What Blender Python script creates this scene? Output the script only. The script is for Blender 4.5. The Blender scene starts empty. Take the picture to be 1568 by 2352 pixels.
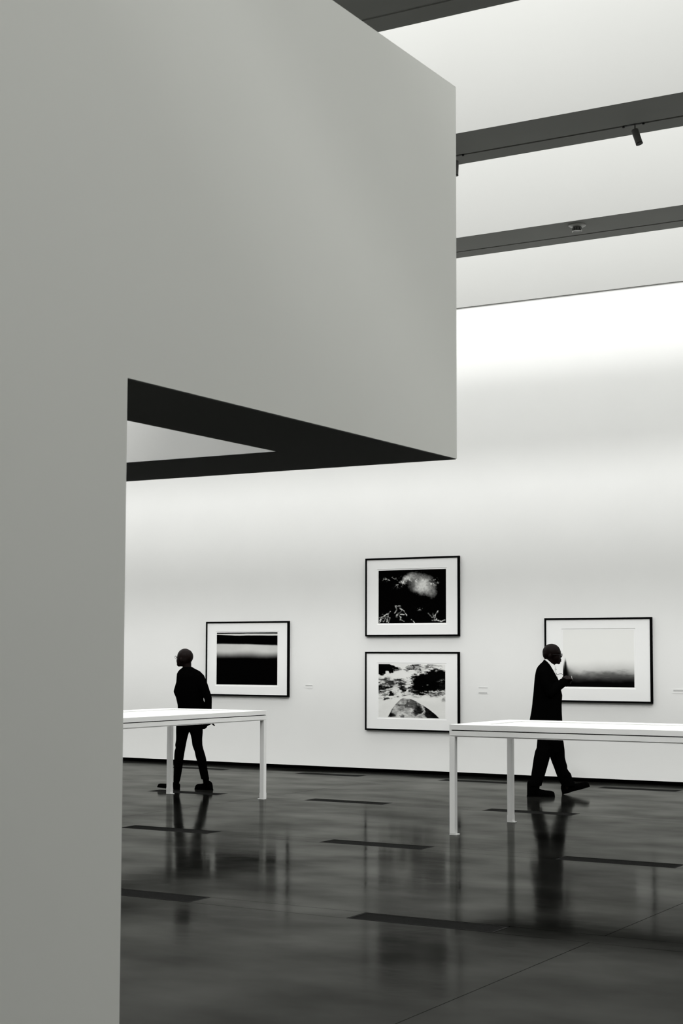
import bpy, bmesh, math, random
import numpy as np
from mathutils import Vector, Matrix

S = bpy.context.scene
COL = S.collection
random.seed(4); RNG = np.random.default_rng(7)

# ------------------------------------------------------------------ camera
EYE = Vector((0, 0, 1.68))
FPX, YAW, PITCH, ROLL, CY = 3611.15, .5307627, .0731728, .0028021, 1239.85
FWD = Vector((-math.sin(YAW)*math.cos(PITCH), math.cos(YAW)*math.cos(PITCH), math.sin(PITCH)))
R0 = Vector((math.cos(YAW), math.sin(YAW), 0)); U0 = R0.cross(FWD)
RGT = R0*math.cos(ROLL) + U0*math.sin(ROLL); UPV = -R0*math.sin(ROLL) + U0*math.cos(ROLL)
cd = bpy.data.cameras.new('camera'); cam = bpy.data.objects.new('camera', cd); COL.objects.link(cam)
cd.sensor_fit = 'VERTICAL'; cd.sensor_height = 36; cd.sensor_width = 24
cd.lens = FPX/2352*36; cd.shift_y = (CY-1176)/2352
cd.clip_start = .05; cd.clip_end = 200
cd.dof.use_dof = True; cd.dof.focus_distance = 19; cd.dof.aperture_fstop = 9
cam.matrix_world = Matrix(((RGT.x, UPV.x, -FWD.x, EYE.x), (RGT.y, UPV.y, -FWD.y, EYE.y), (RGT.z, UPV.z, -FWD.z, EYE.z), (0, 0, 0, 1)))
S.camera = cam

# ------------------------------------------------------------------ light
S.view_settings.view_transform = 'Standard'; S.view_settings.look = 'None'
S.view_settings.gamma = 1; S.view_settings.use_curve_mapping = False
S.view_settings.exposure = 0.0
SKY, SUN, SUN_SLOPE, SUN_X, SUN_ANG = 3.2, 1.03, .66, -.32, 7.5
world = bpy.data.worlds.new('overcast_sky'); S.world = world; world.use_nodes = True
bg = world.node_tree.nodes['Background']; bg.inputs[0].default_value = (.99, 1, .978, 1); bg.inputs[1].default_value = SKY
sl = bpy.data.lights.new('hazy_sun', 'SUN'); sl.energy = SUN; sl.angle = math.radians(SUN_ANG); sl.color = (1, 1, .99)
so = bpy.data.objects.new('hazy_sun', sl); COL.objects.link(so)
so.rotation_euler = Vector((SUN_X, 1.0, -SUN_SLOPE)).to_track_quat('-Z', 'Y').to_euler()
S.cycles.max_bounces = 10; S.cycles.diffuse_bounces = 7; S.cycles.glossy_bounces = 4
S.cycles.sample_clamp_indirect = 6

# beam geometry (needed by the sky portals above the coffers)
Z_SOF, Z_TOP, Z_LOW, B_W, B_PITCH, B_FAR = 6.62, 7.90, 7.33, .865, 3.365, 17.37
RX0, RX1, RY0, RY1 = -24.0, 6.0, -5.0, 19.93
beam_far = [B_FAR - B_PITCH*k for k in range(6)]
ld = bpy.data.lights.new('skylight_portal', 'AREA'); ld.shape = 'RECTANGLE'; ld.size = RX1-RX0; ld.size_y = RY1-RY0+.3
ld.cycles.is_portal = True
lo = bpy.data.objects.new('skylight_portal', ld); lo.location = ((RX0+RX1)/2, (RY0+RY1)/2, Z_TOP+.05); COL.objects.link(lo)

# ------------------------------------------------------------------ helpers
def at(px, py, ax, val):
    d = FWD + RGT*((px-784)/FPX) - UPV*((py-CY)/FPX)
    t = (val-EYE[ax])/d[ax]
    return EYE + d*t

def mat(name, col, rough=.6, spec=.3, metal=0, noise=0, nscale=3, bump=0, bscale=40):
    m = bpy.data.materials.new(name); m.use_nodes = True
    nt = m.node_tree; b = nt.nodes['Principled BSDF']
    b.inputs['Roughness'].default_value = rough; b.inputs['Metallic'].default_value = metal
    b.inputs['Specular IOR Level'].default_value = spec
    b.inputs['Base Color'].default_value = (*col, 1)
    if noise or bump:
        g = nt.nodes.new('ShaderNodeNewGeometry')
        if noise:
            n = nt.nodes.new('ShaderNodeTexNoise'); n.inputs['Scale'].default_value = nscale; n.inputs['Detail'].default_value = 4
            nt.links.new(g.outputs['Position'], n.inputs['Vector'])
            r = nt.nodes.new('ShaderNodeValToRGB')
            r.color_ramp.elements[0].position = .3; r.color_ramp.elements[1].position = .7
            r.color_ramp.elements[0].color = (*[c*(1-noise) for c in col], 1); r.color_ramp.elements[1].color = (*[min(1, c*(1+noise)) for c in col], 1)
            nt.links.new(n.outputs['Fac'], r.inputs['Fac']); nt.links.new(r.outputs['Color'], b.inputs['Base Color'])
        if bump:
            n2 = nt.nodes.new('ShaderNodeTexNoise'); n2.inputs['Scale'].default_value = bscale; n2.inputs['Detail'].default_value = 3
            nt.links.new(g.outputs['Position'], n2.inputs['Vector'])
            bp = nt.nodes.new('ShaderNodeBump'); bp.inputs['Strength'].default_value = bump; bp.inputs['Distance'].default_value = .01
            nt.links.new(n2.outputs['Fac'], bp.inputs['Height']); nt.links.new(bp.outputs['Normal'], b.inputs['Normal'])
    return m

M = {}
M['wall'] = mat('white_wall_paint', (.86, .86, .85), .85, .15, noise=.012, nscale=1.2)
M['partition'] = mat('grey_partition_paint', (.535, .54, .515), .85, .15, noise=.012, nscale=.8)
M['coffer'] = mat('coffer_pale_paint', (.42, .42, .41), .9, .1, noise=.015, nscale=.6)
M['lintel'] = mat('lintel_painted_shade', (.085, .086, .08), .8, .1)  # far darker than the partition: shade under the lintel put into the colour
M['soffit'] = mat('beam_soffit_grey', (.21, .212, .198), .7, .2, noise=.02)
M['black'] = mat('black_paint', (.008, .008, .008), .6, .2)
M['reveal'] = mat('shadow_gap_black', (.001, .001, .001), 1, 0)
M['fixture'] = mat('fixture_grey', (.10, .10, .095), .45, .4)
M['detector'] = mat('detector_plastic', (.34, .34, .32), .4, .4)
M['bright'] = mat('pale_plastic', (.7, .7, .68), .35, .4)
M['table'] = mat('white_powder_coat', (.80, .80, .79), .45, .4)
M['frame'] = mat('black_lacquer_frame', (.0015, .0015, .0015), .8, .02)
M['matboard'] = mat('white_mat_board', (.93, .93, .925), .9, .05)
M['paper'] = mat('photo_paper', (.94, .94, .935), .8, .05)
M['label'] = mat('label_card', (.72, .72, .71), .8, .1)
M['labelink'] = mat('label_grey_ink', (.55, .55, .545), .8, .1)
M['cloth'] = mat('black_wool', (.0012, .0012, .0012), 1, 0, bump=.2, bscale=160)
M['knit'] = mat('black_knit', (.001, .001, .001), 1, 0, bump=.2, bscale=200)
M['skin'] = mat('dark_brown_skin', (.0042, .0019, .0016), .45, .07)
M['shirt'] = mat('white_cotton', (.80, .80, .79), .9, .1, bump=.1, bscale=90)
M['shoe'] = mat('black_leather', (.001, .001, .001), .8, 0)
M['sole'] = mat('black_rubber', (.0015, .0015, .0015), .9, 0)
M['wire'] = mat('dark_metal_wire', (.02, .02, .02), .35, .4)
M['vent'] = mat('dark_bronze_grille', (.006, .006, .0055), .7, .05)
M['deck'] = mat('roof_deck', (.5, .5, .49), .9, .1)

def glass(name, alpha=.12):
    m = bpy.data.materials.new(name); m.use_nodes = True; nt = m.node_tree
    nt.nodes.clear(); o = nt.nodes.new('ShaderNodeOutputMaterial'); mx = nt.nodes.new('ShaderNodeMixShader')
    t = nt.nodes.new('ShaderNodeBsdfTransparent'); g = nt.nodes.new('ShaderNodeBsdfGlossy'); g.inputs['Roughness'].default_value = .03
    f = nt.nodes.new('ShaderNodeFresnel'); f.inputs[0].default_value = 1.45
    nt.links.new(f.outputs[0], mx.inputs[0]); nt.links.new(t.outputs[0], mx.inputs[1]); nt.links.new(g.outputs[0], mx.inputs[2])
    nt.links.new(mx.outputs[0], o.inputs[0]); return m
M['glass'] = glass('clear_glazing')

def floor_material():
    m = bpy.data.materials.new('polished_dark_concrete'); m.use_nodes = True; nt = m.node_tree
    nt.nodes.clear(); N = nt.nodes.new; L = nt.links.new
    o = N('ShaderNodeOutputMaterial'); mx = N('ShaderNodeMixShader'); d = N('ShaderNodeBsdfDiffuse'); g = N('ShaderNodeBsdfAnisotropic')
    geo = N('ShaderNodeNewGeometry')
    mp = N('ShaderNodeMapping'); mp.inputs['Scale'].default_value = (.7, 1.0, 1); L(geo.outputs['Position'], mp.inputs['Vector'])
    n1 = N('ShaderNodeTexNoise'); n1.inputs['Scale'].default_value = .9; n1.inputs['Detail'].default_value = 7; n1.inputs['Roughness'].default_value = .62
    L(mp.outputs[0], n1.inputs['Vector'])
    cr = N('ShaderNodeValToRGB'); cr.color_ramp.elements[0].position = .3; cr.color_ramp.elements[1].position = .72
    cr.color_ramp.elements[0].color = (.0015, .0015, .0013, 1); cr.color_ramp.elements[1].color = (.007, .007, .0064, 1)
    L(n1.outputs['Fac'], cr.inputs['Fac'])
    # small dark specks and scuffs
    v = N('ShaderNodeTexNoise'); v.inputs['Scale'].default_value = 4.5; v.inputs['Detail'].default_value = 2
    L(geo.outputs['Position'], v.inputs['Vector'])
    vr = N('ShaderNodeValToRGB'); vr.color_ramp.elements[0].position = .70; vr.color_ramp.elements[1].position = .76
    vr.color_ramp.elements[0].color = (1, 1, 1, 1); vr.color_ramp.elements[1].color = (.45, .45, .45, 1)
    L(v.outputs['Fac'], vr.inputs['Fac'])
    mm = N('ShaderNodeMix'); mm.data_type = 'RGBA'; mm.blend_type = 'MULTIPLY'; mm.inputs[0].default_value = 1
    L(cr.outputs[0], mm.inputs[6]); L(vr.outputs[0], mm.inputs[7]); L(mm.outputs[2], d.inputs['Color'])
    lw = N('ShaderNodeLayerWeight'); lw.inputs['Blend'].default_value = .5
    pw = N('ShaderNodeMath'); pw.operation = 'POWER'; pw.inputs[1].default_value = 8; L(lw.outputs['Facing'], pw.inputs[0])
    n2 = N('ShaderNodeTexNoise'); n2.inputs['Scale'].default_value = 1.6; n2.inputs['Detail'].default_value = 6
    L(mp.outputs[0], n2.inputs['Vector'])
    mr = N('ShaderNodeMapRange'); mr.inputs['From Min'].default_value = .3; mr.inputs['From Max'].default_value = .7
    mr.inputs['To Min'].default_value = .28; mr.inputs['To Max'].default_value = .58; L(n2.outputs['Fac'], mr.inputs['Value'])
    ml = N('ShaderNodeMath'); ml.operation = 'MULTIPLY_ADD'; ml.inputs[2].default_value = .012
    L(pw.outputs[0], ml.inputs[0]); L(mr.outputs[0], ml.inputs[1]); L(ml.outputs[0], mx.inputs[0])
    rr = N('ShaderNodeMapRange'); rr.inputs['From Min'].default_value = .3; rr.inputs['From Max'].default_value = .7
    rr.inputs['To Min'].default_value = .07; rr.inputs['To Max'].default_value = .15; L(n1.outputs['Fac'], rr.inputs['Value'])
    L(rr.outputs[0], g.inputs['Roughness']); g.inputs['Color'].default_value = (.97, .98, .93, 1)
    bp = N('ShaderNodeBump'); bp.inputs['Strength'].default_value = .09; bp.inputs['Distance'].default_value = .02
    L(n2.outputs['Fac'], bp.inputs['Height']); L(bp.outputs[0], g.inputs['Normal'])
    L(d.outputs[0], mx.inputs[1]); L(g.outputs[0], mx.inputs[2]); L(mx.outputs[0], o.inputs[0])
    return m
M['floor'] = floor_material()

def link(name, me, m, parent=None, loc=None, smooth=False):
    o = bpy.data.objects.new(name, me); COL.objects.link(o)
    if m is not None and not me.materials: me.materials.append(m)
    if parent is not None: o.parent = parent
    if loc is not None: o.location = loc
    if smooth:
        for p in me.polygons: p.use_smooth = True
    return o

def obj(name, bm, m, parent=None, loc=None, smooth=False):
    me = bpy.data.meshes.new(name); bmesh.ops.recalc_face_normals(bm, faces=bm.faces[:]); bm.to_mesh(me); bm.free()
    return link(name, me, m, parent, loc, smooth)

def tag(o, label=None, cat=None, group=None, kind=None):
    if label: o['label'] = label
    if cat: o['category'] = cat
    if group: o['group'] = group
    if kind: o['kind'] = kind
    return o

def empty(name, loc=(0, 0, 0)):
    o = bpy.data.objects.new(name, None); COL.objects.link(o); o.location = loc; o.empty_display_size = .1
    return o

def box(bm, x0, x1, y0, y1, z0, z1, bevel=0):
    r = bmesh.ops.create_cube(bm, size=1)
    vs = r['verts']
    for v in vs:
        v.co = Vector(((x0+x1)/2 + v.co.x*(x1-x0), (y0+y1)/2 + v.co.y*(y1-y0), (z0+z1)/2 + v.co.z*(z1-z0)))
    if bevel:
        es = list({e for v in vs for e in v.link_edges})
        bmesh.ops.bevel(bm, geom=es, offset=bevel, segments=2, affect='EDGES', profile=.6)

def cyl(bm, p0, p1, r0, r1=None, seg=16, caps=True):
    p0, p1 = Vector(p0), Vector(p1); r1 = r0 if r1 is None else r1
    d = p1-p0
    mtx = Matrix.Translation((p0+p1)/2) @ d.to_track_quat('Z', 'Y').to_matrix().to_4x4()
    bmesh.ops.create_cone(bm, cap_ends=caps, segments=seg, radius1=r0, radius2=r1, depth=d.length, matrix=mtx)

def prism(bm, prof, x0, x1):
    """extrude a closed (y,z) profile along x"""
    a = [bm.verts.new((x0, y, z)) for y, z in prof]; b = [bm.verts.new((x1, y, z)) for y, z in prof]
    n = len(prof)
    for i in range(n): bm.faces.new((a[i], a[(i+1) % n], b[(i+1) % n], b[i]))
    bm.faces.new(a); bm.faces.new(b[::-1])

def lathe(bm, prof, c, seg=24):
    c = Vector(c); rings = []
    for r, z in prof:
        rings.append([bm.verts.new(c + Vector((r*math.cos(2*math.pi*k/seg), r*math.sin(2*math.pi*k/seg), z))) for k in range(seg)])
    for a, b in zip(rings, rings[1:]):
        for k in range(seg): bm.faces.new((a[k], a[(k+1) % seg], b[(k+1) % seg], b[k]))
    bm.faces.new(rings[0]); bm.faces.new(rings[-1][::-1])

def tube(bm, pts, r, seg=8):
    pts = [Vector(p) for p in pts]
    for a, b in zip(pts, pts[1:]): cyl(bm, a, b, r, seg=seg)
    for p in pts[1:-1]: bmesh.ops.create_icosphere(bm, subdivisions=1, radius=r, matrix=Matrix.Translation(p))

# ------------------------------------------------------------------ shell
YB = RY1
bm = bmesh.new(); box(bm, RX0-.3, RX1+.3, YB, YB+.3, .052, Z_SOF+.01); tag(obj('wall_back', bm, M['wall']), 'tall white gallery wall behind the pictures', kind='structure')
bm = bmesh.new(); box(bm, RX0, RX1, YB+.05, YB+.29, 0, .0535); tag(obj('baseboard_back', bm, M['reveal']), 'black recessed gap along the foot of the white back wall', kind='structure')
bm = bmesh.new(); box(bm, RX0-.3, RX0, RY0-.3, YB, 0, Z_TOP); tag(obj('wall_left', bm, M['wall']), kind='structure')
bm = bmesh.new(); box(bm, RX1, RX1+.3, RY0-.3, YB, 0, Z_TOP); tag(obj('wall_right', bm, M['partition']), kind='structure')
bm = bmesh.new(); box(bm, RX0, RX1, RY0-.3, RY0, 0, Z_TOP); tag(obj('wall_front', bm, M['wall']), kind='structure')

# near partition: solid wall, a lintel over the passage, and a return running left
PX, PT = -3.959, -4.676
PZ0, PZ1 = 2.8025, 4.983
YJ, YC, YI = 5.022, 8.046, 7.269
bm = bmesh.new()
out = [(PX, RY0), (PX, YC), (-9.6, YC), (-9.6, YI), (PT, YI), (PT, RY0)]
lo_ = [bm.verts.new((x, y, PZ0)) for x, y in out]; hi = [bm.verts.new((x, y, PZ1)) for x, y in out]
for i in range(6): bm.faces.new((lo_[i], lo_[(i+1) % 6], hi[(i+1) % 6], hi[i]))
bm.faces.new(lo_); bm.faces.new(hi)
# lower wall up to the passage jamb, and the far foot of the return
for (x0, x1, y0, y1) in ((PT, PX, RY0, YJ), (-9.6, -8.9, YI, YC)):
    a = [bm.verts.new((x, y, 0)) for x, y in ((x0, y0), (x1, y0), (x1, y1), (x0, y1))]
    b = [bm.verts.new((x, y, PZ0)) for x, y in ((x0, y0), (x1, y0), (x1, y1), (x0, y1))]
    for i in range(4): bm.faces.new((a[i], a[(i+1) % 4], b[(i+1) % 4], b[i]))
    bm.faces.new(a)
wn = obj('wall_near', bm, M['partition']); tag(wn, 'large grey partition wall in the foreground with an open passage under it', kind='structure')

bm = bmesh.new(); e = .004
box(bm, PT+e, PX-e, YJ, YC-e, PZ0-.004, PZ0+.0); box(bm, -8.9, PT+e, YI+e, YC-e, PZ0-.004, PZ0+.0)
obj('soffit_panel', bm, M['lintel'], wn)  # thin dark sheet added under lintel and return as painted shade
bm = bmesh.new(); box(bm, -8.9, PT, YI-.004, YI, PZ0, PZ1); obj('inner_lining', bm, M['wall'], wn)

# ceiling: beams with a recessed track groove, fascia and end caps
ceil = empty('ceiling', (0, 0, Z_SOF)); tag(ceil, 'gallery ceiling of deep white coffers between grey beams', kind='structure')
for k, yf in enumerate(beam_far):
    yn = yf-B_W
    g0 = yf-.285; g1 = g0+.034
    bm = bmesh.new()
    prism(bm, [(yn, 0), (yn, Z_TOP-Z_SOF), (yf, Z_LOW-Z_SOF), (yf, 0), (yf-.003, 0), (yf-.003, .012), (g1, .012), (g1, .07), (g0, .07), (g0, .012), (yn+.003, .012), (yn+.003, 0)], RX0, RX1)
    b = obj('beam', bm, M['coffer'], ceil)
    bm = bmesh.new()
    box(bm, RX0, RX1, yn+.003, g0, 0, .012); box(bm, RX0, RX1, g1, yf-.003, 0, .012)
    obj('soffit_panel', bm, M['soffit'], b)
    bm = bmesh.new(); box(bm, RX0, RX1, g0+.002, g1-.002, .02, .065); obj('lighting_track', bm, M['reveal'], b)
bm = bmesh.new(); box(bm, RX0, RX1, 19.905, 20.23, .0, Z_TOP-Z_SOF); obj('fascia', bm, M['coffer'], ceil)
bm = bmesh.new(); box(bm, RX0, RX1, RY0-.3, beam_far[-1]-B_W, 0, Z_TOP-Z_SOF); obj('unseen_ceiling_panel', bm, M['coffer'], ceil)  # unseen closed ceiling behind the camera, extended to dim the near partition

# ------------------------------------------------------------------ floor: slabs, trench strips, grilles
floor = empty('floor', (0, 0, 0)); tag(floor, 'dark polished concrete floor with reflections and thin joints', kind='structure')
bm = bmesh.new(); box(bm, RX0-.3, RX1+.3, RY0-.3, YB+.3, -.12, -.05); obj('floor_bed', bm, M['reveal'], floor)
rows = [5.55 + 3.41*i for i in range(-3, 5)]          # centre lines of the grille trenches
HW = .13
xj = [-3.49 + 6.81*i for i in range(-3, 3)]           # cross joints
xj = [RX0] + [x for x in xj if RX0 < x < RX1] + [RX1]
GP = 2.27; J = .0025
edges_y = [RY0] + [e for r in rows for e in (r-HW, r+HW)] + [YB+.06]
edges_y = [y for y in edges_y if y >= RY0]
ys = sorted(set(round(y, 4) for y in edges_y))
def slab(name, x0, x1, y0, y1, parent=floor):
    bm = bmesh.new(); box(bm, x0+J, x1-J, y0+J, y1-J, -.05, 0)
    return obj(name, bm, M['floor'], parent)
trench = [(r-HW, r+HW) for r in rows]
def is_trench(y0, y1): return any(abs(y0-a) < .01 and abs(y1-b) < .01 for a, b in trench)
gl = bpy.data.meshes.new('floor_grille')
bm = bmesh.new(); L_, W_ = 1.02, .236
for s in (-1, 1):
    box(bm, -L_/2, L_/2, s*(W_/2-.006)-.006, s*(W_/2-.006)+.006, -.03, 0)
    box(bm, s*(L_/2-.006)-.006, s*(L_/2-.006)+.006, -W_/2+.012, W_/2-.012, -.03, 0)
bm.to_mesh(gl); bm.free(); gl.materials.append(M['vent'])
gb = bpy.data.meshes.new('grille_bars'); bm = bmesh.new()
for i in range(13):
    y = -W_/2+.012 + (W_-.024)*(i+.5)/13
    box(bm, -L_/2+.012, L_/2-.012, y-.0035, y+.0035, -.028, -.002)
bm.to_mesh(gb); bm.free(); gb.materials.append(M['vent'])
ROWN = {5: 'row nearest the camera', 9: 'nearest row in view', 12: 'second row from the camera', 16: 'row running beneath the tables', 19: 'row closest to the back wall'}
vents = []
VIS = [(0, 4), (-1, 4), (0, 5), (-1, 5), (-2, 5), (-1, 6), (-2, 6), (-3, 6), (-1, 7), (-2, 7), (-3, 7), (-4, 7), (0, 6)]
for y0, y1 in zip(ys, ys[1:]):
    if not is_trench(y0, y1):
        for a, b in zip(xj, xj[1:]): slab('floor_slab', a, b, y0, y1)
    else:
        # grilles sit every 2.27 m, concrete infill between them
        c = (y0+y1)/2; x = RX0; n = 0
        gx = [-4.625 + GP*i for i in range(-8, 5)]
        gx = [g for g in gx if any(abs(g+4.625-GP*i) < .01 and abs(c-rows[r_]) < .02 for i, r_ in VIS)]
        for g in gx:
            slab('trench_infill', x, g-.515, y0, y1); x = g+.515
            vents.append((g, c))
        slab('trench_infill', x, RX1, y0, y1)
def seen(x, y):
    d = Vector((x, y, 0))-EYE; z = d.dot(FWD)
    if z < 1: return False
    u = 784+FPX*d.dot(RGT)/z; v = CY-FPX*d.dot(UPV)/z
    return (u, v)
VL = {}
for g, c in vents:
    o = None
    info = seen(g, c)
    root = link('floor_grille', gl, None, None, (g, c, 0))
    link('grille_bars', gb, None, root)
    VL[(round(g, 2), round(c, 2))] = root
    tag(root, 'dark slotted floor grille let into the concrete outside the picture', 'floor grille', 'floor grilles in rows')
def vl(gi, row, text):
    root = VL.get((round(-4.625+GP*gi, 2), round(rows[row], 2)))
    if root: root['label'] = text
vl(0, 6, 'thin dark floor grille on the far floor just outside the right picture edge')
vl(0, 4, 'large dark floor grille in the open floor, lowest and nearest the viewer')
vl(-1, 4, 'dark floor grille cut off by the foreground grey wall at the left')
vl(0, 5, 'dark floor grille at the right picture edge below the man in the suit')
vl(-1, 5, 'dark floor grille in mid floor just left of the right table\'s nearest leg')
vl(-2, 5, 'dark floor grille crossing the reflection of the man in the sweater')
vl(-1, 6, 'dark floor grille by the right table\'s back leg')
vl(-2, 6, 'slim dark floor grille on the open floor below the lower of the two stacked pictures')
vl(-3, 6, 'slim dark floor grille right by the shoes of the man in the sweater')
vl(-1, 7, 'thin dark floor grille beyond the suited man\'s front shoe, by the back wall')
vl(-2, 7, 'thin dark floor grille behind the right table\'s legs')
vl(-3, 7, 'thin dark floor grille near the back wall between the two tables')
vl(-4, 7, 'thin dark floor grille by the back wall, behind the sweatered man\'s legs')

# ------------------------------------------------------------------ ceiling fittings
track_y = [yf-.285+.017 for yf in beam_far]
def spotlight(x, ty, aim, label):
    root = empty('spotlight', (x, ty, Z_SOF)); tag(root, label, 'spotlight', 'spotlights on the beam track')
    bm = bmesh.new(); box(bm, -.115, .085, -.012, .012, -.004, .03)
    for s in (-.112, .082): cyl(bm, (s, 0, -.014), (s, 0, 0), .011, seg=10)
    obj('track_adapter', bm, M['black'], root)
    bm = bmesh.new(); cyl(bm, (0, 0, -.062), (0, 0, 0), .007, seg=10); obj('stem', bm, M['fixture'], root)
    d = Vector(aim).normalized(); top = Vector((0, 0, -.062))
    side = d.cross(Vector((0, 1, 0))).normalized()
    bm = bmesh.new()
    box(bm, -.034, .034, -.010, .010, -.070, -.058, .002)
    obj('yoke', bm, M['fixture'], root)
    a = top - d*.012; b_ = a + d*.145
    bm = bmesh.new(); cyl(bm, a, b_, .033, seg=28)
    es = [e for e in bm.edges if len(e.link_faces) == 2 and any(len(f.verts) > 6 for f in e.link_faces)]
    bmesh.ops.bevel(bm, geom=es, offset=.004, segments=2, affect='EDGES')
    obj('lamp_housing', bm, M['fixture'], root, smooth=False)
    bm = bmesh.new(); cyl(bm, b_-d*.004, b_+d*.004, .034, seg=28); obj('lens_ring', bm, M['black'], root)
spotlight(-4.906, track_y[1], (.30, .02, -.95), 'grey cylinder spotlight tilted sideways under the dark beam, near the right edge')
spotlight(-6.765, track_y[1], (-.05, .02, -.99), 'grey cylinder spotlight half hidden by the edge of the foreground wall')

dx, dy = -6.667, 16.69
det = empty('smoke_detector', (dx, dy, Z_SOF)); tag(det, 'round ceiling detector with a flared collar under the middle grey beam', 'detector')
bm = bmesh.new(); lathe(bm, [(.099, 0), (.100, -.008), (.092, -.014), (.07, -.020), (.055, -.024)], (0, 0, 0), 36); obj('collar', bm, M['detector'], det, smooth=True)
bm = bmesh.new(); lathe(bm, [(.050, -.022), (.050, -.04), (.047, -.055), (.042, -.068)], (0, 0, 0), 28); obj('sensor_head', bm, M['fixture'], det, smooth=True)
bm = bmesh.new()
for k in range(10):
    a = 2*math.pi*k/10; box(bm, .049*math.cos(a)-.004, .049*math.cos(a)+.004, .049*math.sin(a)-.004, .049*math.sin(a)+.004, -.064, -.036)
box(bm, -.049, .049, -.004, .004, -.052, -.046); box(bm, -.004, .004, -.049, .049, -.052, -.046)
tag(obj('vent_fins', bm, M['black'], det), kind='stuff')
bm = bmesh.new(); pts = []
for k in range(13):
    a = math.pi*(1.02+.96*k/12); pts.append((.056*math.cos(a), .056*math.sin(a), -.078))
pts = [(-.052, 0, -.05)] + pts + [(.052, 0, -.05)]
tube(bm, pts, .0045); obj('guard_ring', bm, M['bright'], det, smooth=True)

# ------------------------------------------------------------------ display tables
def table(x0, x1, y0, y1, label):
    H = 1.03; ob = empty('display_table', ((x0+x1)/2, (y0+y1)/2, 0)); tag(ob, label, 'table', 'white display tables')
    cx, cy = (x0+x1)/2, (y0+y1)/2
    X0, X1, Y0, Y1 = x0-cx, x1-cx, y0-cy, y1-cy
    rim = .24
    bm = bmesh.new()                                   # rim of the top, open over the tray
    z0, z1 = .981, H
    def quad_ring(zb, zt, o, i):
        A = [(X0+o, Y0+o), (X1-o, Y0+o), (X1-o, Y1-o), (X0+o, Y1-o)]; B = [(X0+i, Y0+i), (X1-i, Y0+i), (X1-i, Y1-i), (X0+i, Y1-i)]
        at_, ab = [bm.verts.new((*p, zt)) for p in A], [bm.verts.new((*p, zb)) for p in A]
        bt, bb = [bm.verts.new((*p, zt)) for p in B], [bm.verts.new((*p, zb)) for p in B]
        for k in range(4):
            n = (k+1) % 4
            bm.faces.new((ab[k], ab[n], at_[n], at_[k])); bm.faces.new((at_[k], at_[n], bt[n], bt[k]))
            bm.faces.new((bt[k], bt[n], bb[n], bb[k])); bm.faces.new((bb[k], bb[n], ab[n], ab[k]))
    quad_ring(z0, z1, 0, rim)
    es = [e for e in bm.edges if all(abs(v.co.z-z1) < 1e-5 for v in e.verts)]
    bmesh.ops.bevel(bm, geom=es, offset=.002, segments=2, affect='EDGES')
    obj('tabletop', bm, M['table'], ob)
    bm = bmesh.new(); quad_ring(.966, .981, .018, .06); obj('shadow_gap', bm, M['black'], ob)
    bm = bmesh.new(); quad_ring(.926, .971, 0, .053); obj('apron', bm, M['table'], ob)
    bm = bmesh.new(); quad_ring(.915, .926, .008, .045); obj('apron_lip', bm, M['table'], ob)
    bm = bmesh.new(); box(bm, X0+.05, X1-.05, Y0+.05, Y1-.05, .985, 1.0215); obj('tray', bm, M['table'], ob)
    bm = bmesh.new(); quad_ring(1.0, 1.0225, rim-.002, rim+.004); obj('gasket', bm, M['fixture'], ob)
    L = .055
    for sx, sy in ((0, 0), (1, 0), (1, 1), (0, 1)):
        lx = X0 if sx == 0 else X1-L; ly = Y0 if sy == 0 else Y1-L
        bm = bmesh.new(); box(bm, lx, lx+L, ly, ly+L, .012, .916, .0015); lg = obj('leg', bm, M['table'], ob)
        bm = bmesh.new()
        ix = (lx-.001, lx+L+.024) if sx == 0 else (lx-.024, lx+L+.001); iy = (ly-.001, ly+L+.004) if sy == 0 else (ly-.004, ly+L+.001)
        box(bm, ix[0], ix[1], iy[0], iy[1], 0, .010, .001)
        if sy == 1: box(bm, lx-.002, lx+L+.002, ly-.002, ly+L+.001, .01, .075)
        obj('foot_plate', bm, M['table'], lg)
    bm = bmesh.new()
    for px_ in (X0, X1-.02):
        for py_ in (Y0, Y1-.02): box(bm, px_, px_+.02, py_, py_+.02, .9701, .9809)
    tag(obj('corner_block', bm, M['table'], ob), kind='stuff')
    return ob
table(-6.674, -3.62, 13.39, 14.75, 'white slim-legged display table with sunken top at the right')
table(-11.53, -10.128, 12.49, 15.535, 'white slim-legged display table partly hidden by the grey wall at the left')

# ------------------------------------------------------------------ prints (painted per vertex from noise fields)
def vnoise(h, w, sy, sx, seed):
    r = np.random.default_rng(seed); gy, gx = int(sy)+3, int(sx)+3
    g = r.random((gy, gx)); y = np.linspace(0, sy, h)[:, None]; x = np.linspace(0, sx, w)[None, :]
    y0 = np.floor(y).astype(int); x0 = np.floor(x).astype(int); fy = y-y0; fx = x-x0
    fy = fy*fy*(3-2*fy); fx = fx*fx*(3-2*fx)
    return (g[y0, x0]*(1-fy)*(1-fx) + g[y0+1, x0]*fy*(1-fx) + g[y0, x0+1]*(1-fy)*fx + g[y0+1, x0+1]*fy*fx)
def fbm(h, w, sy, sx, seed, oct=5, gain=.55):
    a, t, n = 1, 0, 0
    for o in range(oct):
        n = n + a*vnoise(h, w, sy*2**o, sx*2**o, seed+o*17); t += a; a *= gain
    return n/t
def sst(a, b, x):
    t = np.clip((x-a)/(b-a), 0, 1); return t*t*(3-2*t)
GH, GW = 176, 220
yy = np.linspace(0, 1, GH)[:, None]*np.ones((1, GW)); xx = np.linspace(0, 1, GW)[None, :]*np.ones((GH, 1))   # y from the top
WX, WY = fbm(GH, GW, 14, 14, 301, 4)-.5, fbm(GH, GW, 14, 14, 302, 4)-.5       # warp used to roughen outlines
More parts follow.
